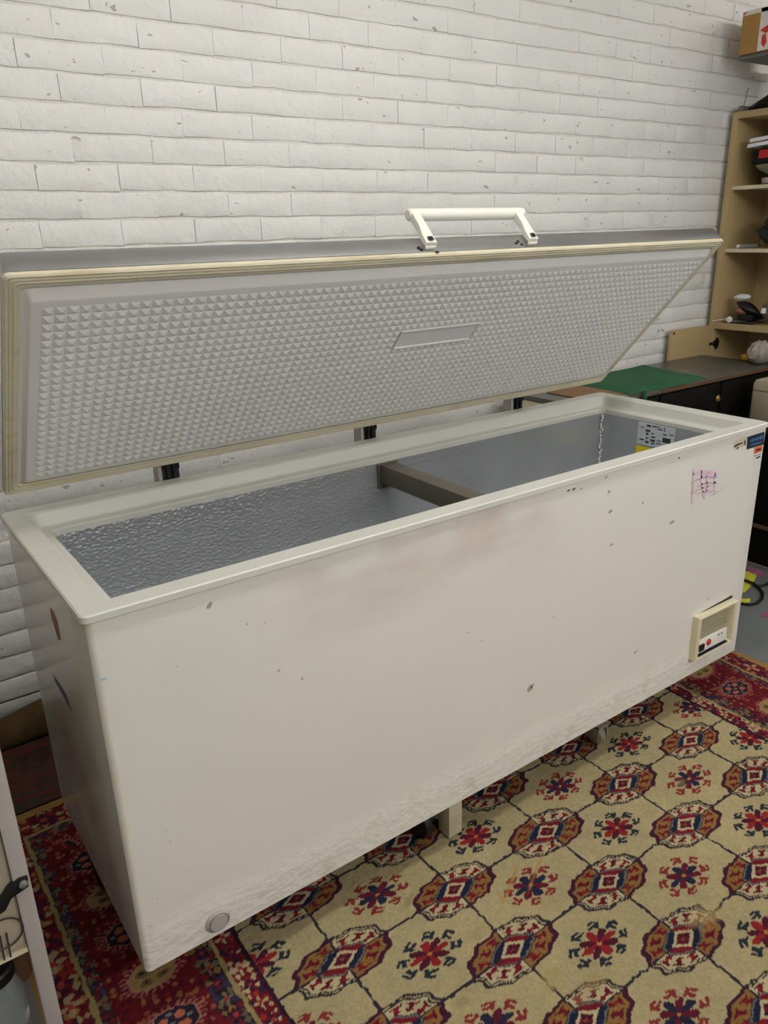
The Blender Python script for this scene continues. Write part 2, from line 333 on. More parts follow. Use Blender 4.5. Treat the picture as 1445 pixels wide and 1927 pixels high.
# borders round the field
ex = np.abs(wx-1.030)-.795; ey = wy-.405; D = np.maximum(ex, ey); T = np.where(ex > ey, wy, wx)
def hsh(a, b, s): return np.modf(np.abs(np.sin(a*127.1+b*311.7+s*74.7)*43758.5453))[0]
def band(d0, d1, bg, pal, pt, pd, seed, size=.75):
    m_ = (D >= d0) & (D < d1); put(m_, bg); a = np.floor(T/pt); b_ = np.floor((D-d0)/pd); la = (T/pt-a-.5)*2; lb = ((D-d0)/pd-b_-.5)*2
    shp = (np.abs(la)+np.abs(lb)) < size+.5*hsh(a, b_, seed+9); h = hsh(a, b_, seed)
    for k, c in enumerate(pal): put(m_ & shp & (h >= k/len(pal)) & (h < (k+1)/len(pal)), c)
def flowers(d0, d1, pitch, cols):
    dc = (d0+d1)/2; hw = (d1-d0)/2; a = np.floor(T/pitch); la = (T/pitch-a-.5)*pitch/(hw*1.05); lb = (D-dc)/hw; rr = np.hypot(la, lb); p2 = np.arctan2(lb, la); m_ = (D >= d0) & (D < d1); od = np.mod(a, 2) == 0
    fl = rr < .50+.36*np.cos(4*p2); put(m_ & fl & od, cols[0]); put(m_ & fl & ~od, cols[1]); put(m_ & (rr < .24), cols[2])
put((D >= 0) & (D < .44), DRED)
band(.000, .010, (44, 34, 48), [(44, 34, 48), PURP], .02, .01, 1)
band(.010, .052, (116, 32, 40), [(186, 166, 124), (48, 44, 66), (166, 52, 44), (104, 28, 40), (196, 180, 140)], .019, .014, 2); flowers(.010, .052, .048, [(190, 168, 130), (60, 36, 60), (170, 58, 50)])
put((D >= .052) & (D < .062), (164, 146, 100))
band(.062, .108, (48, 40, 52), [(110, 100, 78), (120, 36, 44), (150, 112, 62), (62, 58, 82)], .020, .0155, 3); flowers(.064, .106, .044, [(86, 34, 56), (126, 112, 82), (166, 56, 60)])
band(.108, .285, (108, 28, 36), [(122, 34, 40), (150, 100, 62), (96, 24, 32), (148, 80, 70), (104, 30, 38), (114, 32, 40), (84, 30, 42), (102, 28, 34)], .0135, .0115, 4, .85)
PO = .138; ao = np.round((T+.008)/PO); lt = (T+.008-ao*PO)/.034; ld = (D-.193)/.050; odd = np.mod(ao, 2) == 0; mm = (D > .108) & (D < .285)
oo = np.maximum(np.maximum(np.abs(lt), np.abs(ld)), (np.abs(lt)+np.abs(ld))/1.42); po = np.arctan2(lt, ld)
halo = mm & (oo < 1.34) & (oo > 1.0); put(halo, (112, 32, 40)); put(halo & (np.cos(po*26) > .1), (160, 102, 90)); put(mm & (oo < 1.06) & (oo > .99), (176, 120, 110))
put(mm & (oo < 1.0) & odd, (46, 38, 52)); put(mm & (oo < 1.0) & ~odd, (162, 134, 84))
for cx_, cy_ in ((-.38, -.38), (.38, -.38), (-.38, .38), (.38, .38)):
    q = np.hypot(lt-cx_, ld-cy_); put(mm & odd & (q < .25), (176, 104, 76)); put(mm & ~odd & (q < .26), (120, 96, 62)); put(mm & ~odd & (q < .10), (60, 50, 40))
for cx_, cy_ in ((0, 0), (.72, 0), (-.72, 0), (0, .72), (0, -.72)): put(mm & odd & (np.hypot(lt-cx_, ld-cy_) < .13), (112, 116, 126))
band(.285, .312, (52, 42, 52), [(112, 102, 80), (120, 38, 46), (70, 64, 86)], .020, .0135, 6); flowers(.285, .312, .036, [(84, 34, 56), (124, 114, 84), (166, 60, 60)])
put((D >= .312) & (D < .323), (160, 142, 94))
band(.323, .392, (112, 34, 42), [(172, 150, 108), (70, 36, 56), (150, 46, 44), (100, 28, 40), (166, 118, 70)], .021, .0175, 7); flowers(.325, .39, .062, [(176, 150, 112), (70, 36, 58), (170, 70, 56)])
put(D >= .392, (172, 134, 76))
# wear and old stains in the pile
sh = .90+.20*vnoise(gx, gy, .006, 11)*1.0; sh *= .93+.14*vnoise(gx, gy, .05, 12); sh *= .90+.2*vnoise(gx, gy, .35, 13)
img *= sh[..., None]*.72
def blot(x, y, ra, rb, ang, c, k):
    ca, sa = math.cos(ang), math.sin(ang); u = ((gx-x)*ca+(gy-y)*sa)/ra; v = (-(gx-x)*sa+(gy-y)*ca)/rb
    w = np.clip(1.3-np.hypot(u, v)-.7*(vnoise(gx, gy, .02, 21)-.5), 0, 1)*k; img[:] = img*(1-w[..., None])+np.array(lin(c))*w[..., None]
for px, py, ra, rb, an, c, k in ((1040, 1848, .035, .022, .3, (150, 136, 88), .8), (1010, 1640, .10, .005, .5, (150, 118, 60), .6), (960, 1670, .09, .006, .5, (150, 118, 60), .6), (900, 1760, .03, .015, .4, (146, 128, 84), .6),
                               (1280, 1480, .02, .012, 0, (140, 120, 80), .5), (1330, 1730, .05, .03, 0, (170, 150, 104), .5), (770, 1700, .03, .01, .4, (120, 104, 70), .5), (870, 1890, .02, .012, 0, (130, 118, 80), .6), (1110, 1860, .04, .02, .2, (150, 124, 80), .5)):
    q = on(px, py, 2, 0); blot(q.x, q.y, ra, rb, an, c, k)
gz = .006+.0022*vnoise(gx, gy, .0065, 31)+.004*vnoise(gx, gy, .4, 32)
edge = np.minimum(np.minimum(gx-RX0, RX1-gx), np.minimum(gy-RY0, RY1-gy)); gz = np.where(edge < .0015, .0005, gz)
me = bpy.data.meshes.new('rug'); me.vertices.add(nx*ny)
RO = Vector(((RX0+RX1)/2, (RY0+RY1)/2, 0)); me.vertices.foreach_set('co', (np.stack([gx, gy, gz], -1).reshape(-1, 3)-np.array(RO)).astype(np.float32).ravel())
ii = (np.arange(ny-1)[:, None]*nx+np.arange(nx-1)[None]).ravel(); qd = np.stack([ii, ii+1, ii+nx+1, ii+nx], -1).astype(np.int32)
me.loops.add(qd.size); me.loops.foreach_set('vertex_index', qd.ravel()); me.polygons.add(len(qd)); me.polygons.foreach_set('loop_start', np.arange(len(qd), dtype=np.int32)*4)
try: me.polygons.foreach_set('loop_total', np.full(len(qd), 4, np.int32))
except Exception: pass
me.update(calc_edges=True); me.polygons.foreach_set('use_smooth', np.ones(len(qd), bool))
ca = me.color_attributes.new('knots', 'FLOAT_COLOR', 'POINT'); ca.data.foreach_set('color', np.concatenate([img.reshape(-1, 3), np.ones((nx*ny, 1))], 1).astype(np.float32).ravel())
rm = mat('wool_pile', (255, 255, 255), .95, var=.10, scale=220, bump=.25, bscale=420, spec=.1); N, L, b = nodes(rm)
at_ = N.new('ShaderNodeVertexColor'); at_.layer_name = 'knots'; mx = b.inputs['Base Color'].links[0].from_node; L.new(at_.outputs[0], mx.inputs[6])
me.materials.append(rm)
tag(link('rug', me, RO), 'cream patterned rug with rows of medallions and deep red borders under the freezer', 'rug')

# ------------------------------------------------------------------ the chest freezer
FW, FD, ZB, ZT = 2.013, .636, .153, .925
fz = thing('chest_freezer', 'long white chest freezer with its lid propped open in front of the brick wall', 'freezer', (1.0, .318, ZB))
# outer shell: rounded upright edges; front panel is its own sheet
def rrect(x0, x1, y0, y1, r, n=5):
    P = []
    for cx_, cy_, a in ((x1-r, y1-r, 0), (x0+r, y1-r, 90), (x0+r, y0+r, 180), (x1-r, y0+r, 270)):
        for k in range(n+1):
            w = math.radians(a+90*k/n); P.append((cx_+r*math.cos(w), cy_+r*math.sin(w)))
    return P
def loft(mb, rings, close=True, caps=(True, True), m=0):
    n = len(rings[0]); vs = [p for r_ in rings for p in r_]; fs = []
    for i in range(len(rings)-1):
        for k in range(n): fs.append((i*n+k, i*n+(k+1) % n, (i+1)*n+(k+1) % n, (i+1)*n+k))
    if caps[0]: fs.append(tuple(range(n))[::-1])
    if caps[1]: fs.append(tuple(range((len(rings)-1)*n, len(rings)*n)))
    return mb.add(vs, fs, m)
sh_ = MB(); prof = rrect(.008, 2.010, .010, .628, .010)
loft(sh_, [[(x, y, z) for x, y in prof] for z in (ZB, ZB+.001, .913)], caps=(True, False)); sh_.build('body', M['side'], fz, smooth=True)
fp = MB(); nxp = 40
pts = [(.0205-.0125*math.sin(w), .0205-.0125*math.cos(w)) for w in [math.radians(a) for a in (75, 55, 35, 15, 0)]]
pts += [(x, .008) for x in np.linspace(.06, 1.96, 24)]+[(2.0102, .0135), (2.0085, .0095), (2.005, .008)][::-1]
def dent(x, z):      # hand-hammered waviness low down and a seam 7 cm above the foot
    s = .0; k = max(0, min(1, (.245-z)/.02)); s += .0012*k
    return s
zs = list(np.linspace(ZB-.001, .25, 9))+list(np.linspace(.27, .913, 9))
vs = [(x, y-dent(x, z)-.0004, z) for z in zs for x, y in pts]; nP = len(pts)
fp.add(vs, [(j*nP+i, j*nP+i+1, (j+1)*nP+i+1, (j+1)*nP+i) for j in range(len(zs)-1) for i in range(nP-1)])
front = fp.build('front_panel', M['front'], fz, smooth=True)
# rim: closed profile swept round the opening
RP = [(0, .9115), (0, .9225), (.003, .925), (.044, .925), (.050, .921), (.060, .895), (.063, .892), (.080, .889), (.083, .886), (.083, .872)]
rim = MB(); rings = []
for d, z in RP:
    df = d if d < .05 else d-.012      # front flange a little narrower
    rr = max(.006, .014-d*.1) if d < .05 else .022
    rings.append([(x, y, z) for x, y in rrect(d, FW-d, df, FD-d, rr)])
rim.f = []; loft(rim, rings, caps=(False, False)); rim.build('rim', M['rim'], fz)
# aluminium liner: walls that narrow slightly, floor
ln = MB(); loft(ln, [[(x, y, z) for x, y in rrect(a, FW-a, a-.012, FD-a, .03)] for a, z in ((.083, .874), (.084, .80), (.088, .26), (.10, .24))], caps=(False, True)); ln.build('liner', M['liner'], fz, smooth=True)
bd = MB().box(.970, 1.022, .078, .548, .816, .870); bo = bd.build('divider_bar', M['bar'], fz, bevel=.004)
for y in (.076, .546): MB().box(.962, 1.030, y, y+.006, .80, .872).build('bracket', M['bar'], bo)
lab(bo, 'taupe bar across the middle of the freezer well')
cb = MB()
for c_ in range(60):
    z = .87-c_*.0105+random.uniform(-.002, .002); x = 1.9255-.012+random.uniform(-.004, .004); y = .5535-.012+random.uniform(-.002, .002)
    cb.lathe((x, y, z), [(.001, -.005), (.0035, -.002), (.0035, .002), (.001, .005)], 6)
_o = cb.build('corner_seam', M['white'], fz, smooth=True); _o['kind'] = 'stuff'; lab(_o, 'pale sealant bead in the far corner of the liner')
# stickers inside the right wall
def wx_(z): return 1.9295-(.874-z)*.0135
lb = MB().add([(wx_(z)-.0012, y, z) for y, z in ((.402, .872), (.258, .872), (.258, .795), (.402, .795))], [(0, 1, 2, 3)]).build('rating_label', M['label'], fz); lab(lb, 'pale rating label with print and barcode inside the far end')
r_ = random.Random(3)
y = .394
for col in range(6):
    z = .866
    while z > .806:
        h = r_.choice((.0025, .003, .004, .007)); w = r_.uniform(.006, .019); yy = y-r_.uniform(0, .004)
        if col == 4 and .815 < z < .84: h, w = .016, .030
        w = min(w, yy-.262)
        if r_.random() < .72 or h > .01: MB().add([(wx_(q)-.002, p_, q) for p_, q in ((yy, z), (yy-w, z), (yy-w, z-h), (yy, z-h))], [(0, 1, 2, 3)]).build('print', M['inkdark'], lb)
        z -= h+r_.uniform(.004, .011)
    y -= .0225
yl = MB().add([(wx_(z)-.0013, y, z) for y, z in ((.402, .790), (.318, .790), (.318, .74), (.402, .74))], [(0, 1, 2, 3)]).build('warning_label', M['yellowlabel'], fz); lab(yl, 'yellow warning sticker under the rating label')
# marks on the front sheet
YF = .0066
def fpt(px, py, y=YF): q = on(px, py, 1, .008); return (q.x, y, q.z)
def decal(name, pts_px, mt, parent=front, y=YF, label=None):
    o = MB().poly([fpt(a, b_, y) for a, b_ in pts_px]).build(name, mt, parent)
    if label: lab(o, label)
    return o
def stroke(name, pts_px, w, mt, parent=front, y=YF-.0003):
    P = [Vector(fpt(a, b_, y)) for a, b_ in pts_px]; mb = MB(); vs = []
    for i, q in enumerate(P):
        t = (P[min(i+1, len(P)-1)]-P[max(i-1, 0)]).normalized(); n = Vector((-t.z, 0, t.x)); k = w*(.5 if i in (0, len(P)-1) else 1)*random.uniform(.8, 1.2)
        vs += [q+n*k/2, q-n*k/2]
    mb.add(vs, [(2*i, 2*i+1, 2*i+3, 2*i+2) for i in range(len(P)-1)]); return mb.build(name, mt, parent)
st1 = decal('sticker', [(1406, 822), (1438, 812), (1436, 836), (1404, 846)], M['navyink'], fz, label='dark badge with pale blue lettering at the top right corner')
for k in range(7):
    a = 1410+k*3.5; b_ = 829-k*1.15; hh = (4, 6, 3.5, 5, 3.5, 6.5, 4)[k]
    decal('lettering', [(a+1.5, b_-hh/2), (a+3.8, b_-hh/2-.8), (a+2.6, b_+hh/2), (a+.2, b_+hh/2+.8)], M['bluelogo'], st1, YF-.0006)
decal('lettering', [(1412, 836.5), (1432, 830.5), (1432, 832.5), (1412, 838.5)], M['bluelogo'], st1, YF-.0006)
st2 = decal('sticker', [(1419, 842), (1434, 837), (1433, 849), (1418, 854)], M['orangeprint'], fz, label='small orange square sticker below the dark badge')
decal('print', [(1422, 845), (1431, 842), (1430.5, 846.5), (1421.5, 849.5)], M['rust'], st2, YF-.0006)
st3 = decal('sticker', [(1418, 855), (1433, 850), (1432, 863), (1416, 868)], M['white'], fz, label='small white sticker with black print below the orange one')
decal('print', [(1417.5, 857.5), (1432, 852.8), (1432, 854), (1417.4, 858.7)], M['inkdark'], st3, YF-.0006)
decal('print', [(1421, 861), (1429, 857), (1430, 859.5), (1422, 863.5)], M['inkdark'], st3, YF-.0006)
st4 = decal('sticker', [(1384, 829), (1403, 820), (1403, 839), (1382, 846), (1379, 841)], M['shelfedge'], fz, label='torn cream sticker with black remains left of the badge')
decal('print', [(1380, 839), (1386, 835), (1396, 832), (1397, 834), (1388, 838), (1381, 842)], M['inkdark'], st4, YF-.0006)
decal('print', [(1397, 832), (1402, 827), (1402, 836), (1398, 838), (1400, 832)], M['inkdark'], st4, YF-.0006)
decal('print', [(1385, 842), (1389, 840), (1388, 844), (1385, 846)], M['inkdark'], st4, YF-.0006)
for P, w, k in (([(1304, 882), (1304, 905), (1302, 930), (1301, 948)], .0065, 0), ([(1319, 885), (1319, 905), (1322, 925), (1325, 940)], .006, 0), ([(1345, 889), (1344, 905), (1343, 925)], .007, 0), ([(1302, 893), (1318, 887), (1347, 889)], .008, 0), ([(1311, 899), (1330, 894), (1346, 894)], .009, 0),
                ([(1310, 914), (1330, 908), (1348, 908)], .006, 0), ([(1302, 926), (1320, 918), (1340, 912)], .004, 0), ([(1308, 930), (1330, 922), (1345, 924)], .004, 0), ([(1328, 895), (1330, 915), (1327, 930)], .007, 0),
                ([(1298, 908), (1310, 903), (1328, 897), (1342, 898), (1350, 897)], .0022, 1), ([(1310, 916), (1325, 910), (1349, 909)], .0018, 1), ([(1299, 929), (1312, 922), (1336, 914)], .0018, 1), ([(1332, 934), (1342, 930), (1352, 924), (1358, 921)], .0016, 1), ([(1303, 929), (1325, 926), (1344, 924)], .0015, 1)):
    stroke('pink_scribble' if not k else 'purple_scribble', P, w*(1 if k else 1.3), M['purpleink' if k else 'pinkink'], y=YF-.0003-.0003*k)
def chips(lst, mt, name):
    for px, py, w, h in lst:
        r2 = random.Random(int(px*7+py)); n_ = 7
        decal(name, [(px+w*math.cos(2*math.pi*k/n_)*r2.uniform(.45, 1.1)+.25*h*math.sin(2*math.pi*k/n_), py-h*math.sin(2*math.pi*k/n_)*r2.uniform(.5, 1.1)-w*.35*math.cos(2*math.pi*k/n_)) for k in range(n_)][::-1], mt)
chips([(1069, 923, 3.6, 3), (1079, 920, 3.6, 3), (1093, 919, 1.5, 1.5), (1277, 862, 3, 2.4)], M['rust'], 'rust_spot')
chips([(394, 1139, 5, 9), (1148, 962, 4, 4), (1146, 925, 3, 3), (1140, 898, 3.5, 3), (1209, 946, 3, 4), (1263, 983, 6, 4), (1150, 1025, 5, 2.6), (996, 1297, 6, 9), (1001, 1290, 3, 6), (1196, 1226, 5, 3), (464, 1174, 2.4, 2.4), (498, 1172, 1.6, 2), (568, 1277, 2.4, 3), (524, 1261, 3, 4), (331, 1254, 4, 1.2), (1332, 1126, 4, 1.4), (1040, 1160, 2.5, 1), (880, 1190, 3, 1), (905, 1206, 4, 1.2),
       (283, 1742, 3.5, 1.4), (300, 1764, 2.4, 1.2), (298, 1777, 3, 1.6), (275, 1806, 5, 1.6), (268, 1770, 2.4, 1.4), (258, 1722, 2.4, 1.2), (244, 1660, 3, 1.2), (262, 1760, 2.6, 1.4), (296, 1690, 1.6, 2.4), (352, 1640, 3, 1.1), (1310, 1240, 4, 1.2), (1342, 1243, 4, 1.2), (1235, 1284, 5, 1.4), (320, 1583, 5, .9), (312, 1564, 3, 1), (560, 1640, 6, 1.2), (700, 1570, 6, 1.2)], M['chip'], 'paint_chip')
decal('blue_smear', [(187, 1278), (196, 1275), (203, 1274), (196, 1279), (189, 1281)], M['skyink'])
# drain plug
q = on(412, 1736, 1, .0)
pg = MB().lathe((q.x, .0075, q.z), [(.026, 0), (.026, .004), (.022, .008), (.0215, .005), (.019, .005), (.0185, .010), (.003, .0105)], 28, axis='y').build('drain_plug', M['postwhite'], fz, smooth=True); lab(pg, 'round grey white drain cap low on the front')
# control panel and grille
X0, X1, Z0, Z1 = 1.742, 1.948, .213, .362
cp = MB(); loft(cp, [[(x, y, z) for x, z in ((X0+a, Z0+a*.7), (X1-a, Z0+a*.7), (X1-a, Z1-a*.7), (X0+a, Z1-a*.7))] for a, y in ((0, .0075), (0, -.012), (.004, -.015), (.013, -.014), (.020, .004))], caps=(False, False))
cpo = cp.build('control_panel', M['cream'], fz, smooth=False); lab(cpo, 'yellowed plastic vent grille and control panel low at the right')
MB().box(X0+.018, X1-.018, .004, .0055, Z0+.01, Z1-.01).build('grille_back', M['black'], cpo)
MB().add([(X0+.03, .0062, Z1+.001), (X1-.002, .0062, Z1+.001), (X1-.004, .0062, Z1+.011), (X0+.05, .0062, Z1+.003)], [(0, 1, 2, 3)]).build('panel_gap', M['black'], cpo)
for k in range(11):
    z = Z1-.022-k*.0076; MB().box(X0+.02, X1-.022, -.001, .003, z-.0011, z+.0009).build('slat', M['cream'], cpo)
fas = MB().box(X0+.016, X1-.030, -.0095, .002, Z0+.018, Z0+.060, fn=lambda x, y, z: (x, y+(.004 if z > Z0+.03 and y < 0 else 0), z)).build('fascia', M['white'], cpo, bevel=.002)
MB().box(X0+.024, X0+.05, -.0112, -.006, Z0+.024, Z0+.046).build('display', M['black'], cpo)
MB().lathe((X0+.075, -.008, Z0+.042), [(.011, 0), (.011, .002), (.008, .004), (.002, .0045)], 18, axis='y').build('red_button', M['red'], cpo, smooth=True)
for a, b_ in ((.125, .05), (.142, .05), (.125, .036), (.142, .036)): MB().box(X0+a, X0+a+.009, -.0078, -.004, Z0+b_-.003, Z0+b_+.0012).build('print', M['grey'], cpo)
MB().box(X0+.02, X1-.03, -.013, .004, Z0+.008, Z0+.013).build('lower_slot', M['navyink'], cpo)
# streaks on the left side
def sdecal(nm, P, mt):
    o = MB().poly([(.0072, y, z) for y, z in P]).build(nm, mt, fz); return o
ys = lambda px, py: (on(px, py, 0, .008).y, on(px, py, 0, .008).z)
sdecal('red_smear', [ys(*q) for q in ((94, 1143), (100, 1150), (108, 1170), (114, 1205), (110, 1203), (103, 1180), (97, 1160))], M['redrust'])
sdecal('blue_smear', [ys(*q) for q in ((100, 1270), (110, 1284), (124, 1306), (137, 1342), (132, 1334), (118, 1306), (106, 1286))], M['blueink'])

# ------------------------------------------------------------------ the lid, hinged open about 49 degrees
E1 = Vector((0, -.6613, .7501)); NN = Vector((0, .7501, .6613)); HG = Vector((0, .629, .966)); LX0, LX1, LS = .016, 2.0, .634
def LP(x, s, h): q = HG+E1*s+NN*h; return (x, q.y, q.z)
def lrect(x0, x1, s0, s1, h, r, n=3): return [LP(x, s, h) for x, s in rrect(x0, x1, s0, s1, r, n)]
sk = MB(); loft(sk, [lrect(LX0+.004, LX1-.004, .004, LS-.004, .004, .012), lrect(LX0, LX1, 0, LS, .006, .014), lrect(LX0, LX1+.004, 0, LS, .048, .014), lrect(LX0+.004, LX1-.002, .005, LS-.006, .056, .012), lrect(LX0+.03, LX1-.03, .03, LS-.03, .0585, .01)], caps=(True, True))
lid = sk.build('lid', M['steel'], fz, org=(1.0, .629, .966), smooth=True); lab(lid, 'open lid with steel edge and white quilted underside')
gk = MB(); GP = [(.001, .005), (.001, -.002), (.004, -.005), (.008, -.0035), (.011, -.0055), (.014, -.0035), (.018, -.0055), (.022, -.003), (.027, -.0028), (.030, .004)]
loft(gk, [lrect(LX0+d, LX1-d, d, LS-d, h, .010) for d, h in GP], caps=(False, False)); gk.build('gasket', M['gasket'], lid, smooth=False)
ip = MB(); lr = lambda x0, x1, s0, s1, h, r: lrect(x0, x1, s0, s1, h, r)
loft(ip, [lr(LX0+.022, LX1-.018, .020, LS-.022, .0035, .006), lr(.052, 1.979, .034, .602, .002, .008), lr(.0575, 1.975, .040, .581, -.0052, .008), lr(.0588, 1.974, .0415, .579, -.0064, .007), lr(.0605, 1.9725, .043, .5765, -.0071, .006), lr(.063, 1.970, .0455, .574, -.0073, .005), lr(.077, 1.964, .053, .562, -.0073, .003)], caps=(False, False))
inn = ip.build('inner_moulding', M['lidwhite'], lid, smooth=True)
# quilted panel of small pyramids with a smooth name recess
qx0, qx1, qs0, qs1 = .077, 1.964, .053, .562; QX, QS = 88, 25; ux, us = (qx1-qx0)/QX, (qs1-qs0)/QS
NPx0, NPx1, NPs0, NPs1 = .903, 1.160, .335, .392
qi0, qi1 = round((NPx0-qx0)/ux), round((NPx1-qx0)/ux); qj0, qj1 = round((NPs0-qs0)/us), round((NPs1-qs0)/us)
qm = MB(); HB, HT = -.0062, -.0112
for j in range(QS):
    for i in range(QX):
        if qi0 <= i < qi1 and qj0 <= j < qj1: continue
        a, c_ = qx0+i*ux, qs0+j*us
        qm.add([LP(a, c_, HB), LP(a+ux, c_, HB), LP(a+ux, c_+us, HB), LP(a, c_+us, HB), LP(a+ux/2, c_+us/2, HT)], [(0, 1, 4), (1, 2, 4), (2, 3, 4), (3, 0, 4)])
for k in range(1):   # thin frame closing the step between moulding and pyramids
    for A, B in (((qx0, qs0), (qx1, qs0)), ((qx1, qs0), (qx1, qs1)), ((qx1, qs1), (qx0, qs1)), ((qx0, qs1), (qx0, qs0))):
        qm.add([LP(*A, -.0073), LP(*B, -.0073), LP(*B, HB), LP(*A, HB)], [(0, 1, 2, 3)])
_o = qm.build('quilted_panel', M['lidwhite'], lid); _o['kind'] = 'stuff'; lab(_o, 'white panel of small moulded pyramids')
nx0, nx1, ns0, ns1 = qx0+qi0*ux, qx0+qi1*ux, qs0+qj0*us, qs0+qj1*us
npm = MB(); loft(npm, [[LP(x, s, h) for x, s in ((nx0+d, ns0+d), (nx1-d, ns0+d), (nx1-d, ns1-d), (nx0+d, ns1-d))] for d, h in ((0, HB), (.0, -.0115), (.003, -.0115), (.005, -.008))], caps=(False, True))
npm.build('name_recess', M['lidwhite'], lid); 
# handle: grip on two arms bolted to the steel edge
HX0, HX1 = .878, 1.226
gp = MB(); hc = lambda x, dh=0: Vector(LP(x, LS+.016, .104+dh))
gp.tube([hc(HX0-.004), hc(HX0), hc(HX0+.004), hc(HX1-.004), hc(HX1), hc(HX1+.004)], [.010, .0132, .0138, .0138, .0132, .010], 16); gp.build('handle_grip', M['white'], lid, smooth=True)
for x in (HX0-.002, HX1-.036):
    am = MB(); rings = []
    for s, h, w, t in ((LS+.001, .010, .030, .003), (LS+.011, .010, .030, .006), (LS+.012, .034, .028, .009), (LS+.016, .060, .022, .011), (LS+.018, .098, .022, .012)):
        rings.append([LP(x-w/2+.012, s-t+.004, h), LP(x+w/2+.012, s-t+.004, h), LP(x+w/2+.012, s+t*.5+.004, h+.004), LP(x-w/2+.012, s+t*.5+.004, h+.004)])
    loft(am, rings); am.build('handle_arm', M['white'], lid, bevel=.002)
    sc = MB(); ctr = (x+.012, .023)
    sc.add([LP(ctr[0]+a, LS+.0222, ctr[1]+b_) for a, b_ in ((-.007, -.006), (.007, -.006), (.007, .006), (-.007, .006))], [(0, 1, 2, 3)]); sc.add([LP(ctr[0]+a, LS+.014, ctr[1]+b_) for a, b_ in ((-.007, -.006), (.007, -.006), (.007, .006), (-.007, .006))], [(0, 1, 2, 3)]); sc.build('bolt_pocket', M['darkmetal'], lid)
for x, h in ((1.158, .020), (1.168, .026), (1.172, .015), (.862, .018), (.866, .012), (.905, .003)):
    MB().add([LP(x+.005*math.cos(k), LS+.0012, h+.004*math.sin(k*1.0)) for k in [2*math.pi*i/6 for i in range(6)]], [tuple(range(6))]).build('scuff', M['darkmetal'], lid)
# hinges
for x in (.402, 1.004, 1.602):
    h = MB().box(x-.024, x+.020, .640, .672, .80, .948).box(x-.024, x+.020, .634, .690, .948, .985)
    for k in (-.012, .004): h.box(x+k-.004, x+k+.004, .630, .642, .925, .972)
    ho = h.build('hinge', M['darkmetal'], fz, bevel=.002); MB().box(x-.034, x-.025, .638, .676, .80, .982).build('hinge_cheek', M['postwhite'], ho)
MB().box(.06, 1.94, .629, .652, .20, .90).build('back_panel', M['side'], fz)

# ------------------------------------------------------------------ what the freezer stands on
bs = thing('base_frame', 'low brown timber frame with short legs under the freezer', 'base', (1.0, .32, 0))
for y in (.055, .52): MB().box(.30, 1.75, y, y+.05, .112, .152).build('beam', M['wood'], bs, bevel=.003)
for x in (.5, 1.0, 1.5): MB().box(x-.03, x+.03, .105, .52, .115, .150).build('crosspiece', M['wood'], bs)
for x, y in ((.822, .063), (.822, .545), (.42, .545), (1.6, .545)):
    MB().box(x-.022, x+.022, y-.022, y+.022, .0125, .113).build('leg', M['legcream'], bs, bevel=.003)
for x, y in ((1.415, .085),):
    lg = MB().tube([(x, y, .112), (x, y, .075)], .014, 12).box(x-.022, x-.017, y-.03, y+.025, .03, .082).box(x+.017, x+.022, y-.03, y+.025, .03, .082).box(x-.022, x+.022, y-.03, y+.025, .074, .082)
    co = lg.build('caster_fork', M['castergrey'], bs, bevel=.002); MB().lathe((x+.013, y-.004, .041), [(.008, 0), (.027, .002), (.028, .008), (.028, .018), (.027, .024), (.008, .026)], 20, axis='x').build('wheel', M['castergrey'], co, smooth=True)
for x, y in ((.75, .10), (.035, .43)):
    lg = MB().box(x-.02, x+.02, y-.02, y+.02, .10, .152); co = lg.build('caster_mount', M['black'], bs); MB().lathe((x+.013, y, .057), [(.01, 0), (.042, .002), (.044, .008), (.044, .018), (.042, .024), (.01, .026)], 22, axis='x').build('wheel', M['black'], co, smooth=True)
MB().box(.035-.02, .31, .42, .44, .135, .152).build('crosspiece', M['wood'], bs)

# ------------------------------------------------------------------ bookcase on the right wall, facing left
BX0, BX1, BY0, BY1 = 3.575, 3.93, .42, 1.225
bk = thing('bookcase', 'tall tan open bookcase against the right wall with a cupboard door swung open below', 'bookcase', ((BX0+BX1)/2, (BY0+BY1)/2, 0))
for y in (BY0, BY1-.03): MB().box(BX0, BX1, y, y+.03, 0, 1.985).build('side_panel', M['bookwood'], bk, bevel=.0015)
MB().box(BX0, BX1, BY0+.03, BY1-.03, 1.955, 1.985).build('top_board', M['bookwood'], bk, bevel=.0015)
MB().box(BX1-.012, BX1-.004, BY0+.03, BY1-.03, .05, 1.955).build('back_board', M['bookwood'], bk)
for z, mt in ((1.655, 'shelfedge'), (1.362, 'shelfedge')): MB().box(BX0+.02, BX1-.012, BY0+.03, BY1-.03, z-.017, z).build('shelf', M[mt], bk)
MB().box(BX0, BX1-.012, BY0+.03, BY1-.03, .968, 1.0).build('shelf', M['bookwood'], bk); MB().box(BX0, BX1-.012, BY0+.03, BY1-.03, .05, .08).build('shelf', M['bookwood'], bk)
dr = MB().box(3.232, BX0-.002, 1.203, 1.223, .09, .985).build('door', M['bookwood'], bk, bevel=.0015); lab(dr, 'tan cupboard door standing open flat against the brick wall')
hm = MB().box(3.585, 3.625, 1.186, 1.196, .875, .905).box(3.598, 3.612, 1.182, 1.19, .862, .918).tube([(3.56, 1.196, .89), (3.59, 1.186, .89)], .007, 8); hm.build('hinge', M['darkmetal'], dr)
MB().lathe((3.245, 1.2035, .972), [(.006, 0), (.006, .003), (.002, .004)], 10, axis='y').build('screw', M['darkmetal'], dr)
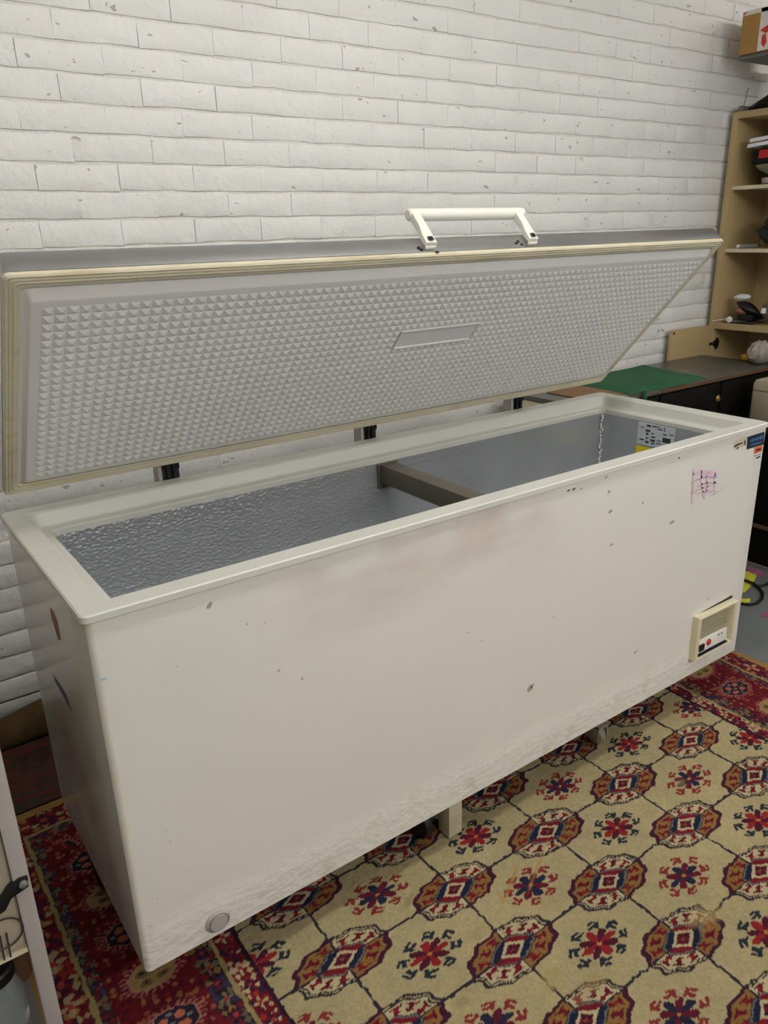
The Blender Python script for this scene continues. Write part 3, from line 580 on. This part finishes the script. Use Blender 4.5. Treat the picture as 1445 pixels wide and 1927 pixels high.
# things on the shelves
def bag(name, c, r, mt, label, cat, seed, n=18, squash=.55, wob=.22, group=None):
    rr = random.Random(seed); mb = MB(); off = [[rr.uniform(1-wob, 1+wob) for _ in range(n)] for _ in range(9)]
    def fn(u, v):
        i = int(round(u*n)) % n; j = int(round(v*8)); th = math.pi*v; k = off[j][i] if 0 < j < 8 else 1
        x = c[0]+r[0]*math.sin(th)*math.cos(2*math.pi*u)*k; y = c[1]+r[1]*math.sin(th)*math.sin(2*math.pi*u)*k; z = c[2]+r[2]-r[2]*math.cos(th)*(1 if v < .5 else k)
        return (x, y, max(z, c[2]+.0005))
    mb.grid(fn, n, 8); o = mb.build(name, mt, smooth=True); return tag(o, label, cat, group)
zS = 1.656
for k, (z, x, mt, lb_) in enumerate(((1.876, 3.60, 'paper', 'topmost white plastic document bag in the upper shelf stack'), (1.848, 3.585, 'paper', 'lower white plastic document bag with a curled corner in the upper shelf stack'))):
    mb = MB(); mb.grid(lambda u, v: (x+.22*u, 1.135-.30*v-.01*math.sin(5*u), z+.010*math.sin(3*v+k)*v+.004*math.sin(9*u+k)-.014*(1-u)*(1-v)), 8, 10)
    lo = MB(); lo.v = list(mb.v); n_ = len(mb.v); lo.f = list(mb.f)+[tuple(i+n_ for i in f[::-1]) for f in mb.f]; lo.v += [(a, b_, c_-.016) for a, b_, c_ in mb.v]; lo.m = [0]*len(lo.f)
    NU = 9; edge_ = [i for i in range(NU)]+[NU*j+NU-1 for j in range(1, 11)]+[NU*10+i for i in range(NU-2, -1, -1)]+[NU*j for j in range(9, 0, -1)]
    for i in range(len(edge_)): a, b_ = edge_[i], edge_[(i+1) % len(edge_)]; lo.f.append((a, a+n_, b_+n_, b_)); lo.m.append(0)
    tag(lo.build('document_bag', M['paper'], smooth=True), lb_, 'bag', 'white bags in the upper shelf stack')
pch = thing('soft_case', 'black soft case with a bright red patch on the upper shelf', 'case', (3.70, .98, 1.745))
MB().box(3.60, 3.86, .80, 1.118, 1.745, 1.812).build('case_body', M['blackmat'], pch, bevel=.02, seg=3); MB().box(3.5975, 3.601, 1.018, 1.078, 1.772, 1.808).build('red_patch', M['redpouch'], pch)
dsh = MB().lathe((3.71, 1.00, 1.69), [(.05, 0), (.06, .004), (.115, .034), (.135, .054), (.130, .055), (.11, .038), (.05, .008)], 32).build('serving_dish', M['dish'], smooth=True); tag(dsh, 'shallow grey green oval dish under the black case', 'dish')
tag(MB().lathe((3.71, .995, 1.656), [(.06, 0), (.10, .006), (.104, .03), (.06, .0335)], 28).build('serving_dish', M['postwhite'], smooth=True), 'small pale dish beneath the grey green one', 'dish')
bag('holdall', (3.74, .985, 1.363), (.13, .095, .085), M['darkgreen'], 'dark green crumpled bag on the middle shelf', 'bag', 4)
bt = thing('small_bottle', 'little clear plastic tube lying near the middle shelf edge', 'bottle', (3.62, 1.13, 1.363)); MB().tube([(3.612, 1.135, 1.3735), (3.70, 1.09, 1.3735)], .010, 12).build('tube_body', M['glass'], bt, smooth=True); MB().tube([(3.606, 1.138, 1.3735), (3.616, 1.133, 1.3735)], .0085, 12).build('cap', M['white'], bt)
z0 = 1.0005
pb = thing('shoe', 'black and red shoe with a white toe heaped on the lower shelf', 'shoe', (3.66, 1.07, z0+.035))
sm = MB(); sm.grid(lambda u, v: (3.655+.04*math.sin(math.pi*v)*math.cos(2*math.pi*u), 1.135-.14*v, z0+.098-.05*v+.028*math.sin(math.pi*v)*math.sin(2*math.pi*u)), 12, 8); sm.build('shoe_upper', M['black'], pb, smooth=True)
tb = MB(); tb.grid(lambda u, v: (3.655+.030*math.sin(math.pi*v)*math.cos(2*math.pi*u), 1.105-.045*math.cos(math.pi*v)+.0, z0+.128-.008*v+.018*math.sin(math.pi*v)*math.sin(2*math.pi*u)), 10, 6); tb.build('white_toe', M['paper'], pb, smooth=True)
tr = MB(); tr.grid(lambda u, v: (3.65+.03*math.sin(math.pi*v)*math.cos(2*math.pi*u), 1.09-.04*math.cos(math.pi*v), z0+.058+.022*math.sin(math.pi*v)*math.sin(2*math.pi*u)), 10, 6); tr.build('red_tongue', M['redrust'], pb, smooth=True)
tag(MB().box(3.63, 3.74, 1.02, 1.105, z0+.0125, z0+.042).build('black_box', M['black'], bevel=.004), 'small black box under the shoe on the lower shelf', 'box')
tag(MB().grid(lambda u, v: (3.585+.12*u, 1.16-.17*v, z0+.006+.004*math.sin(7*v)*math.sin(5*u)), 8, 8).grid(lambda u, v: (3.585+.12*u, 1.16-.17*v, z0+.0005), 1, 1).build('foil_sheet', M['silver'], smooth=True), 'crinkled grey foil sheet under the black box', 'foil')
tag(MB().lathe((3.586, 1.117, z0+.018), [(.001, 0), (.0155, .002), (.0155, .008), (.001, .010)], 18, axis='x').build('white_disc', M['white'], smooth=True), 'small round white disc on the lower shelf edge', 'disc')
tag(MB().tube([(3.572, 1.205, z0+.004), (3.574, 1.16, z0+.016), (3.58, 1.128, z0+.022)], .0022, 6).build('white_cable', M['white'], smooth=True), 'thin white cable lying at the lower shelf corner', 'cable')
bl = MB().lathe((3.69, .895, z0), [(.02, 0), (.075, .012), (.105, .055), (.10, .095), (.065, .125), (.01, .132)], 28).build('felt_hat', M['ball'], smooth=True); tag(bl, 'rounded grey felt hat on the lower shelf', 'hat')
MB().add([(3.5775, .952, z0+.06), (3.580, .93, z0+.06), (3.584, .93, z0+.085), (3.581, .952, z0+.085)], [(0, 1, 2, 3)]).build('tag', M['paper'], bl)

# black bag with cords on the bookcase, grey shelf board and parcel above
kb = thing('instrument_bag', 'long black bag with thin cords on top of the bookcase', 'bag', (3.72, .9, 1.986))
mb = MB(); mb.grid(lambda u, v: (3.70+(.04+.09*v)*math.cos(2*math.pi*u)*min(1, (1.0001-v)*5)**.5, 1.20-.55*v, 1.9875+min(.018+.34*v, .155)*min(1, (1.0001-v)*5)**.5*(1+math.sin(2*math.pi*u))*.5), 16, 10); mb.build('bag_body', M['blackmat'], kb, smooth=True)
MB().tube([(3.60, 1.200, 2.001), (3.63, 1.218, 2.004), (3.70, 1.21, 2.003)], .013, 8).build('bag_end', M['ball'], kb, smooth=True)
for a, b_ in (((3.66, 1.20, 2.005), (3.76, .93, 2.175)), ((3.68, 1.11, 2.02), (3.78, .90, 2.175)), ((3.68, 1.05, 2.04), (3.80, .87, 2.175)), ((3.64, 1.215, 2.0), (3.70, 1.235, 2.10))):
    MB().tube([a, b_], .0022 if b_[2] > 2.15 else .0014, 6).build('cord', M['black'], kb, smooth=True)
sb = thing('shelf_board', 'grey plank shelf raised on posts above the bookcase', 'shelf', (3.75, .9, 2.20))
MB().box(3.47, 3.945, .45, 1.165, 2.186, 2.202).build('plank', M['grey'], sb, bevel=.002)
for y in (.47, 1.10):
    MB().box(3.88, 3.90, y-.01, y+.01, 1.986, 2.186).build('post', M['darkmetal'], sb)
MB().box(3.60, 3.62, .46, .48, 1.986, 2.186).build('post', M['darkmetal'], sb)
pc = thing('parcel', 'brown cardboard parcel sealed with white tape printed in red', 'box', (3.68, .98, 2.2025))
PX, PY = (3.45, 3.80), (.80, 1.15)
MB().box(PX[0], PX[1], PY[0], PY[1], 2.2025, 2.372).build('carton', M['card'], pc, bevel=.002)
MB().box(PX[0]-.0012, PX[0], 1.0-.06, 1.062, 2.2045, 2.371).build('tape', M['tape'], pc); MB().box(PX[0]-.0012, PX[1]-.01, PY[0]+.01, PY[1]-.004, 2.371, 2.3735).build('tape', M['tape'], pc)
MB().box(PX[0]-.0012, PX[0], PY[0]+.01, PY[1]-.004, 2.356, 2.371).build('tape', M['tape'], pc)
tp = bpy.data.objects['tape']
for P in ([(1.03, 2.365), (1.005, 2.368), (1.002, 2.318), (1.022, 2.312)], [(1.058, 2.285), (1.02, 2.302), (1.005, 2.296), (1.008, 2.276), (1.03, 2.27)], [(1.045, 2.262), (1.03, 2.27), (1.02, 2.235), (1.03, 2.215), (1.045, 2.23)], [(1.146, 2.358), (1.125, 2.369), (1.132, 2.369), (1.146, 2.368)], [(.985, 2.29), (.96, 2.30), (.955, 2.25), (.98, 2.24)]):
    MB().poly([(PX[0]-.0022, y, z) for y, z in P]).build('red_print', M['red'], tp)

# ------------------------------------------------------------------ dark desk behind the freezer's right end
dk = thing('desk', 'low black desk with dark top and brass lock against the brick wall', 'desk', (2.76, .97, 0)); DX0, DX1, DY0, DY1, DZ = 2.06, 3.465, .765, 1.178, .845
MB().box(DX0, DX1, DY0, DY1, DZ-.022, DZ).build('desk_top', M['desk'], dk, bevel=.003)
MB().box(DX0+.5, DX1-.004, DY0-.0025, DY0+.001, DZ-.019, DZ-.006).build('edge_strip', M['wood'], dk)
MB().box(DX0+.04, DX1-.01, DY0+.012, DY1-.01, .06, DZ-.022).build('carcass', M['deskblack'], dk); MB().box(DX0, DX0+.036, DY0+.005, DY1-.005, .0126, DZ-.022).build('end_panel', M['shelfedge'], dk); MB().box(DX1-.01, DX1, DY0+.005, DY1-.005, 0, DZ-.022).build('end_panel', M['deskblack'], dk)
for k in range(3):
    a = DX0+.06+k*.445; d_ = MB().box(a, a+.43, DY0+.002, DY0+.016, .665, DZ-.03).build('drawer', M['deskblack'], dk, bevel=.003)
    if k == 1: MB().lathe((a+.42, DY0+.003, .745), [(.016, 0), (.016, .003), (.012, .006), (.006, .0045), (.003, .0075)], 20, axis='y').build('brass_lock', M['brass'], d_, smooth=True)
    MB().box(a, a+.43, DY0+.004, DY0+.016, .09, .655).build('door', M['deskblack'], dk, bevel=.003)
# green cloth folded on the desk
gc = MB(); gpts = ((2.43, .752), (2.90, .762), (3.0, .92), (2.95, 1.145), (2.42, 1.13))
A_, B_, C_, D_ = Vector((2.36, .760, 0)), Vector((2.885, .766, 0)), Vector((2.955, 1.15, 0)), Vector((2.37, 1.12, 0))
def gfn(z_):
    def fn(u, v):
        q = (A_*(1-u)+B_*u)*(1-v)+(D_*(1-u)+C_*u)*v; e = min(u, 1-u, v, 1-v)
        return (q.x+.008*math.sin(9*v), q.y+.006*math.sin(8*u), DZ+.0012+(z_*min(1, e*14)**.5+.003*math.sin(11*u+3*v)*math.sin(7*v) if z_ else 0))
    return fn
gc.grid(gfn(.016), 20, 16); gc.grid(gfn(0), 20, 16); gco = gc.build('green_cloth', M['green'], smooth=True); tag(gco, 'folded dark green cloth on the desk top', 'cloth')
MB().tube([(2.425, .752, DZ+.012), (2.425, .748, DZ-.02), (2.43, .75, DZ-.034)], [.008, .010, .006], 8).build('hanging_tie', M['green'], gco, smooth=True)
tag(MB().box(2.15, 2.352, .80, 1.02, DZ+.0008, DZ+.006).build('cardboard_sheet', M['carddark']), 'flat brown cardboard sheet left of the green cloth', 'cardboard')
bag('plastic_bag', (3.385, .825, DZ+.0005), (.065, .05, .055), M['greycloth'], 'crumpled grey plastic bag at the right end of the desk', 'bag', 9, wob=.16)
tag(MB().lathe((3.445, .925, DZ+.0008), [(.012, 0), (.020, .005), (.023, .016), (.018, .028), (.006, .032)], 16).build('yellow_pot', M['amber'], smooth=True), 'small amber yellow pot at the back of the desk', 'pot')
# black chest with a beige case on it, in front of the desk
ch = thing('black_chest', 'black chest with a thin brown strip standing on the concrete floor', 'chest', (3.27, .46, 0)); MB().box(3.02, 3.52, .18, .735, .012, .60).build('chest_body', M['deskblack'], ch, bevel=.006); MB().box(3.008, 3.021, .17, .74, .19, .205).build('brown_strip', M['wood'], ch); MB().box(3.014, 3.526, .174, .741, .60, .622).build('chest_lid', M['deskblack'], ch, bevel=.004)
MB().box(3.01, 3.03, .17, .74, 0, .018).build('foot_rail', M['grey'], ch)
bc = thing('beige_case', 'beige plastic case with a lid seam standing on the black chest', 'case', (3.21, .64, .6225))
lo_ = MB(); loft(lo_, [[(x, y, z) for x, y in rrect(3.135+d, 3.285-d, .585+d, .70-d, .014)] for d, z in ((.004, .6225), (.0, .63), (.0, .772))]); lo_.build('case_body', M['panelbeige'], bc, smooth=True)
hi_ = MB(); loft(hi_, [[(x, y, z) for x, y in rrect(3.135+d, 3.285-d, .585+d, .70-d, .014)] for d, z in ((.0, .776), (.0, .80), (.006, .818), (.02, .824))]); hi_.build('case_lid', M['panelbeige'], bc, smooth=True)
MB().box(3.139, 3.281, .589, .696, .772, .776).build('seam', M['inkdark'], bc)

# ------------------------------------------------------------------ litter and cable on the concrete by the freezer's right end
lp = [on(a, b_, 2, .006) for a, b_ in ((1385, 1126), (1395, 1136), (1410, 1138), (1425, 1135), (1434, 1127), (1435, 1117), (1429, 1108), (1418, 1101), (1408, 1097), (1400, 1094), (1380, 1086))]
pcb = thing('power_cable', 'black cable curling in a loop beside the freezer', 'cable', (lp[5].x, lp[5].y, 0))
MB().tube([(q.x, q.y, .013 if i > 6 else .0065) for i, q in enumerate(lp)], .006, 8).build('cable_loop', M['black'], pcb, smooth=True)
l2 = [on(a, b_, 2, .006) for a, b_ in ((1419, 1102), (1430, 1103), (1440, 1101), (1452, 1096), (1470, 1092))]; MB().tube([(q.x, q.y, .0065) for q in l2], .0055, 8).build('cable_tail', M['black'], pcb, smooth=True)
def scrap(name, px, mt, label, cat, z=.0015, lift=.004):
    P = [on(a, b_, 2, z) for a, b_ in px]; mb = MB(); top = [(q.x, q.y, z+lift*((i*37) % 3)/2) for i, q in enumerate(P)]; n_ = len(P)
    mb.add(top+[(x, y, .0004) for x, y, _ in top], [tuple(range(n_)), tuple(range(2*n_-1, n_-1, -1))]+[(i, i+n_, (i+1) % n_+n_, (i+1) % n_) for i in range(n_)]); return tag(mb.build(name, mt), label, cat)
scrap('yellow_paper', [(1398, 1076), (1420, 1074), (1423, 1086), (1414, 1101), (1402, 1114), (1390, 1117)], M['yellow'], 'crumpled yellow paper by the cable loop', 'paper', .0012, .004)
scrap('yellow_paper', [(1393, 1126), (1412, 1127), (1411, 1133), (1394, 1136)], M['yellow'], 'small yellow scrap inside the cable loop', 'paper')
scrap('pink_paper', [(1405, 1066), (1420, 1072), (1440, 1078), (1438, 1084), (1420, 1082), (1406, 1075)], M['pink'], 'dark pink scrap beside the black chest', 'paper')
scrap('pink_paper', [(1432, 1155), (1446, 1152), (1448, 1160), (1434, 1160)], M['pink'], 'pale pink scrap on the bare concrete', 'paper')

# ------------------------------------------------------------------ left edge: enamelled cabinet on legs
cb_ = thing('enamel_cabinet', 'grey white enamelled cabinet on legs left of the freezer', 'cabinet', (-.40, .2, 0)); VX0, VX1, VY0, VY1 = -.66, -.149, 0.0, .62
MB().box(VX0, VX1-.026, VY0+.008, VY1, .345, 1.06).build('cabinet_body', M['panelbeige'], cb_, bevel=.004)
for x, y in ((VX1-.026, VY0), (VX0, VY0), (VX1-.026, VY1-.03), (VX0, VY1-.03)): MB().box(x, x+.026, y, y+.03, .0125, 1.08).build('leg', M['postwhite'], cb_, bevel=.003)
MB().box(VX0, VX1-.026, VY0+.02, VY1-.02, .06, .075).build('lower_shelf', M['grey'], cb_)
MB().box(VX0+.02, VX1-.027, VY0+.004, VY0+.009, .341, .349).build('lower_lip', M['shelfedge'], cb_)
MB().box(VX0+.03, VX1-.030, VY0+.0065, VY0+.010, .36, 1.045).build('door', M['panelbeige'], cb_)
lt_ = MB(); loft(lt_, [[(x, VY0+.006-t, z) for x, z in ((-.25, .462), (-.215, .474), (-.196, .478), (-.183, .492), (-.166, .500), (-.152, .498), (-.154, .478), (-.168, .474), (-.182, .470), (-.194, .452), (-.215, .446), (-.25, .434))] for t in (0, .012)]); lo2 = lt_.build('latch', M['black'], cb_, bevel=.002); lab(lo2, 'black latch strap with a bright screw')
MB().lathe((-.161, VY0-.006, .489), [(.007, 0), (.007, .003), (.003, .005)], 14, axis='y').build('screw', M['silver'], lo2, smooth=True)
for cx_, cz_, r1, r2 in ((-.212, .555, .026, .036), (-.205, .402, .030, .030)):
    MB().tube([(cx_+r1*math.cos(2*math.pi*k/22), VY0+.001, cz_+r2*math.sin(2*math.pi*k/22)) for k in range(23)], .0016, 6, caps=False).build('wire_ring', M['wire'], cb_, smooth=True)
for x in (-.213, -.203): MB().tube([(x, VY0+.003, .348), (x+.002, VY0+.003, .40)], .0014, 6).build('wire', M['wire'], cb_)
j1 = thing('glass_jar', 'clear glass jar with a dark lid on the cabinet lower shelf', 'jar', (-.235, .09, .0755)); MB().lathe((-.235, .09, .0755), [(.035, 0), (.044, .006), (.044, .12), (.034, .15), (.034, .165)], 22).build('jar_body', M['glass'], j1, smooth=True); MB().lathe((-.235, .09, .2405), [(.037, 0), (.037, .02), (.033, .024)], 22).build('lid', M['black'], j1, smooth=True)
cn = thing('spray_can', 'dark can with an orange cap beside the cabinet leg', 'can', (-.19, .23, .0755)); MB().lathe((-.19, .23, .0755), [(.024, 0), (.026, .004), (.026, .12), (.018, .135)], 18).build('can_body', M['wood'], cn, smooth=True); MB().lathe((-.19, .23, .2105), [(.018, 0), (.018, .03), (.014, .036)], 18).build('cap', M['orange'], cn, smooth=True)
tag(MB().box(-.33, -.285, .03, .30, .0755, .14).build('metal_block', M['silver'], bevel=.006), 'grey metal block on the cabinet lower shelf', 'block')

# dark worn rug and sacking behind, between freezer and wall
tag(MB().grid(lambda u, v: (-.40+.62*u, .833+.267*v, .009+.006*math.sin(13*v+2*u)*v+.03*v*v*v), 14, 18).grid(lambda u, v: (-.40+.62*u, .833+.267*v, .0006), 1, 1).build('runner', M['oldrug'], smooth=True), 'dark worn red brown runner between the freezer back and the wall', 'rug')
tag(MB().grid(lambda u, v: (-.42+.60*u, 1.17+.058*math.cos(2*math.pi*v)+.012*math.sin(9*u), .062+(.055+.012*math.sin(7*u+1))*math.sin(2*math.pi*v)-.0), 18, 12).build('sacking_roll', M['brownfab'], smooth=True), 'brown rolled sacking at the foot of the brick wall', 'sacking')
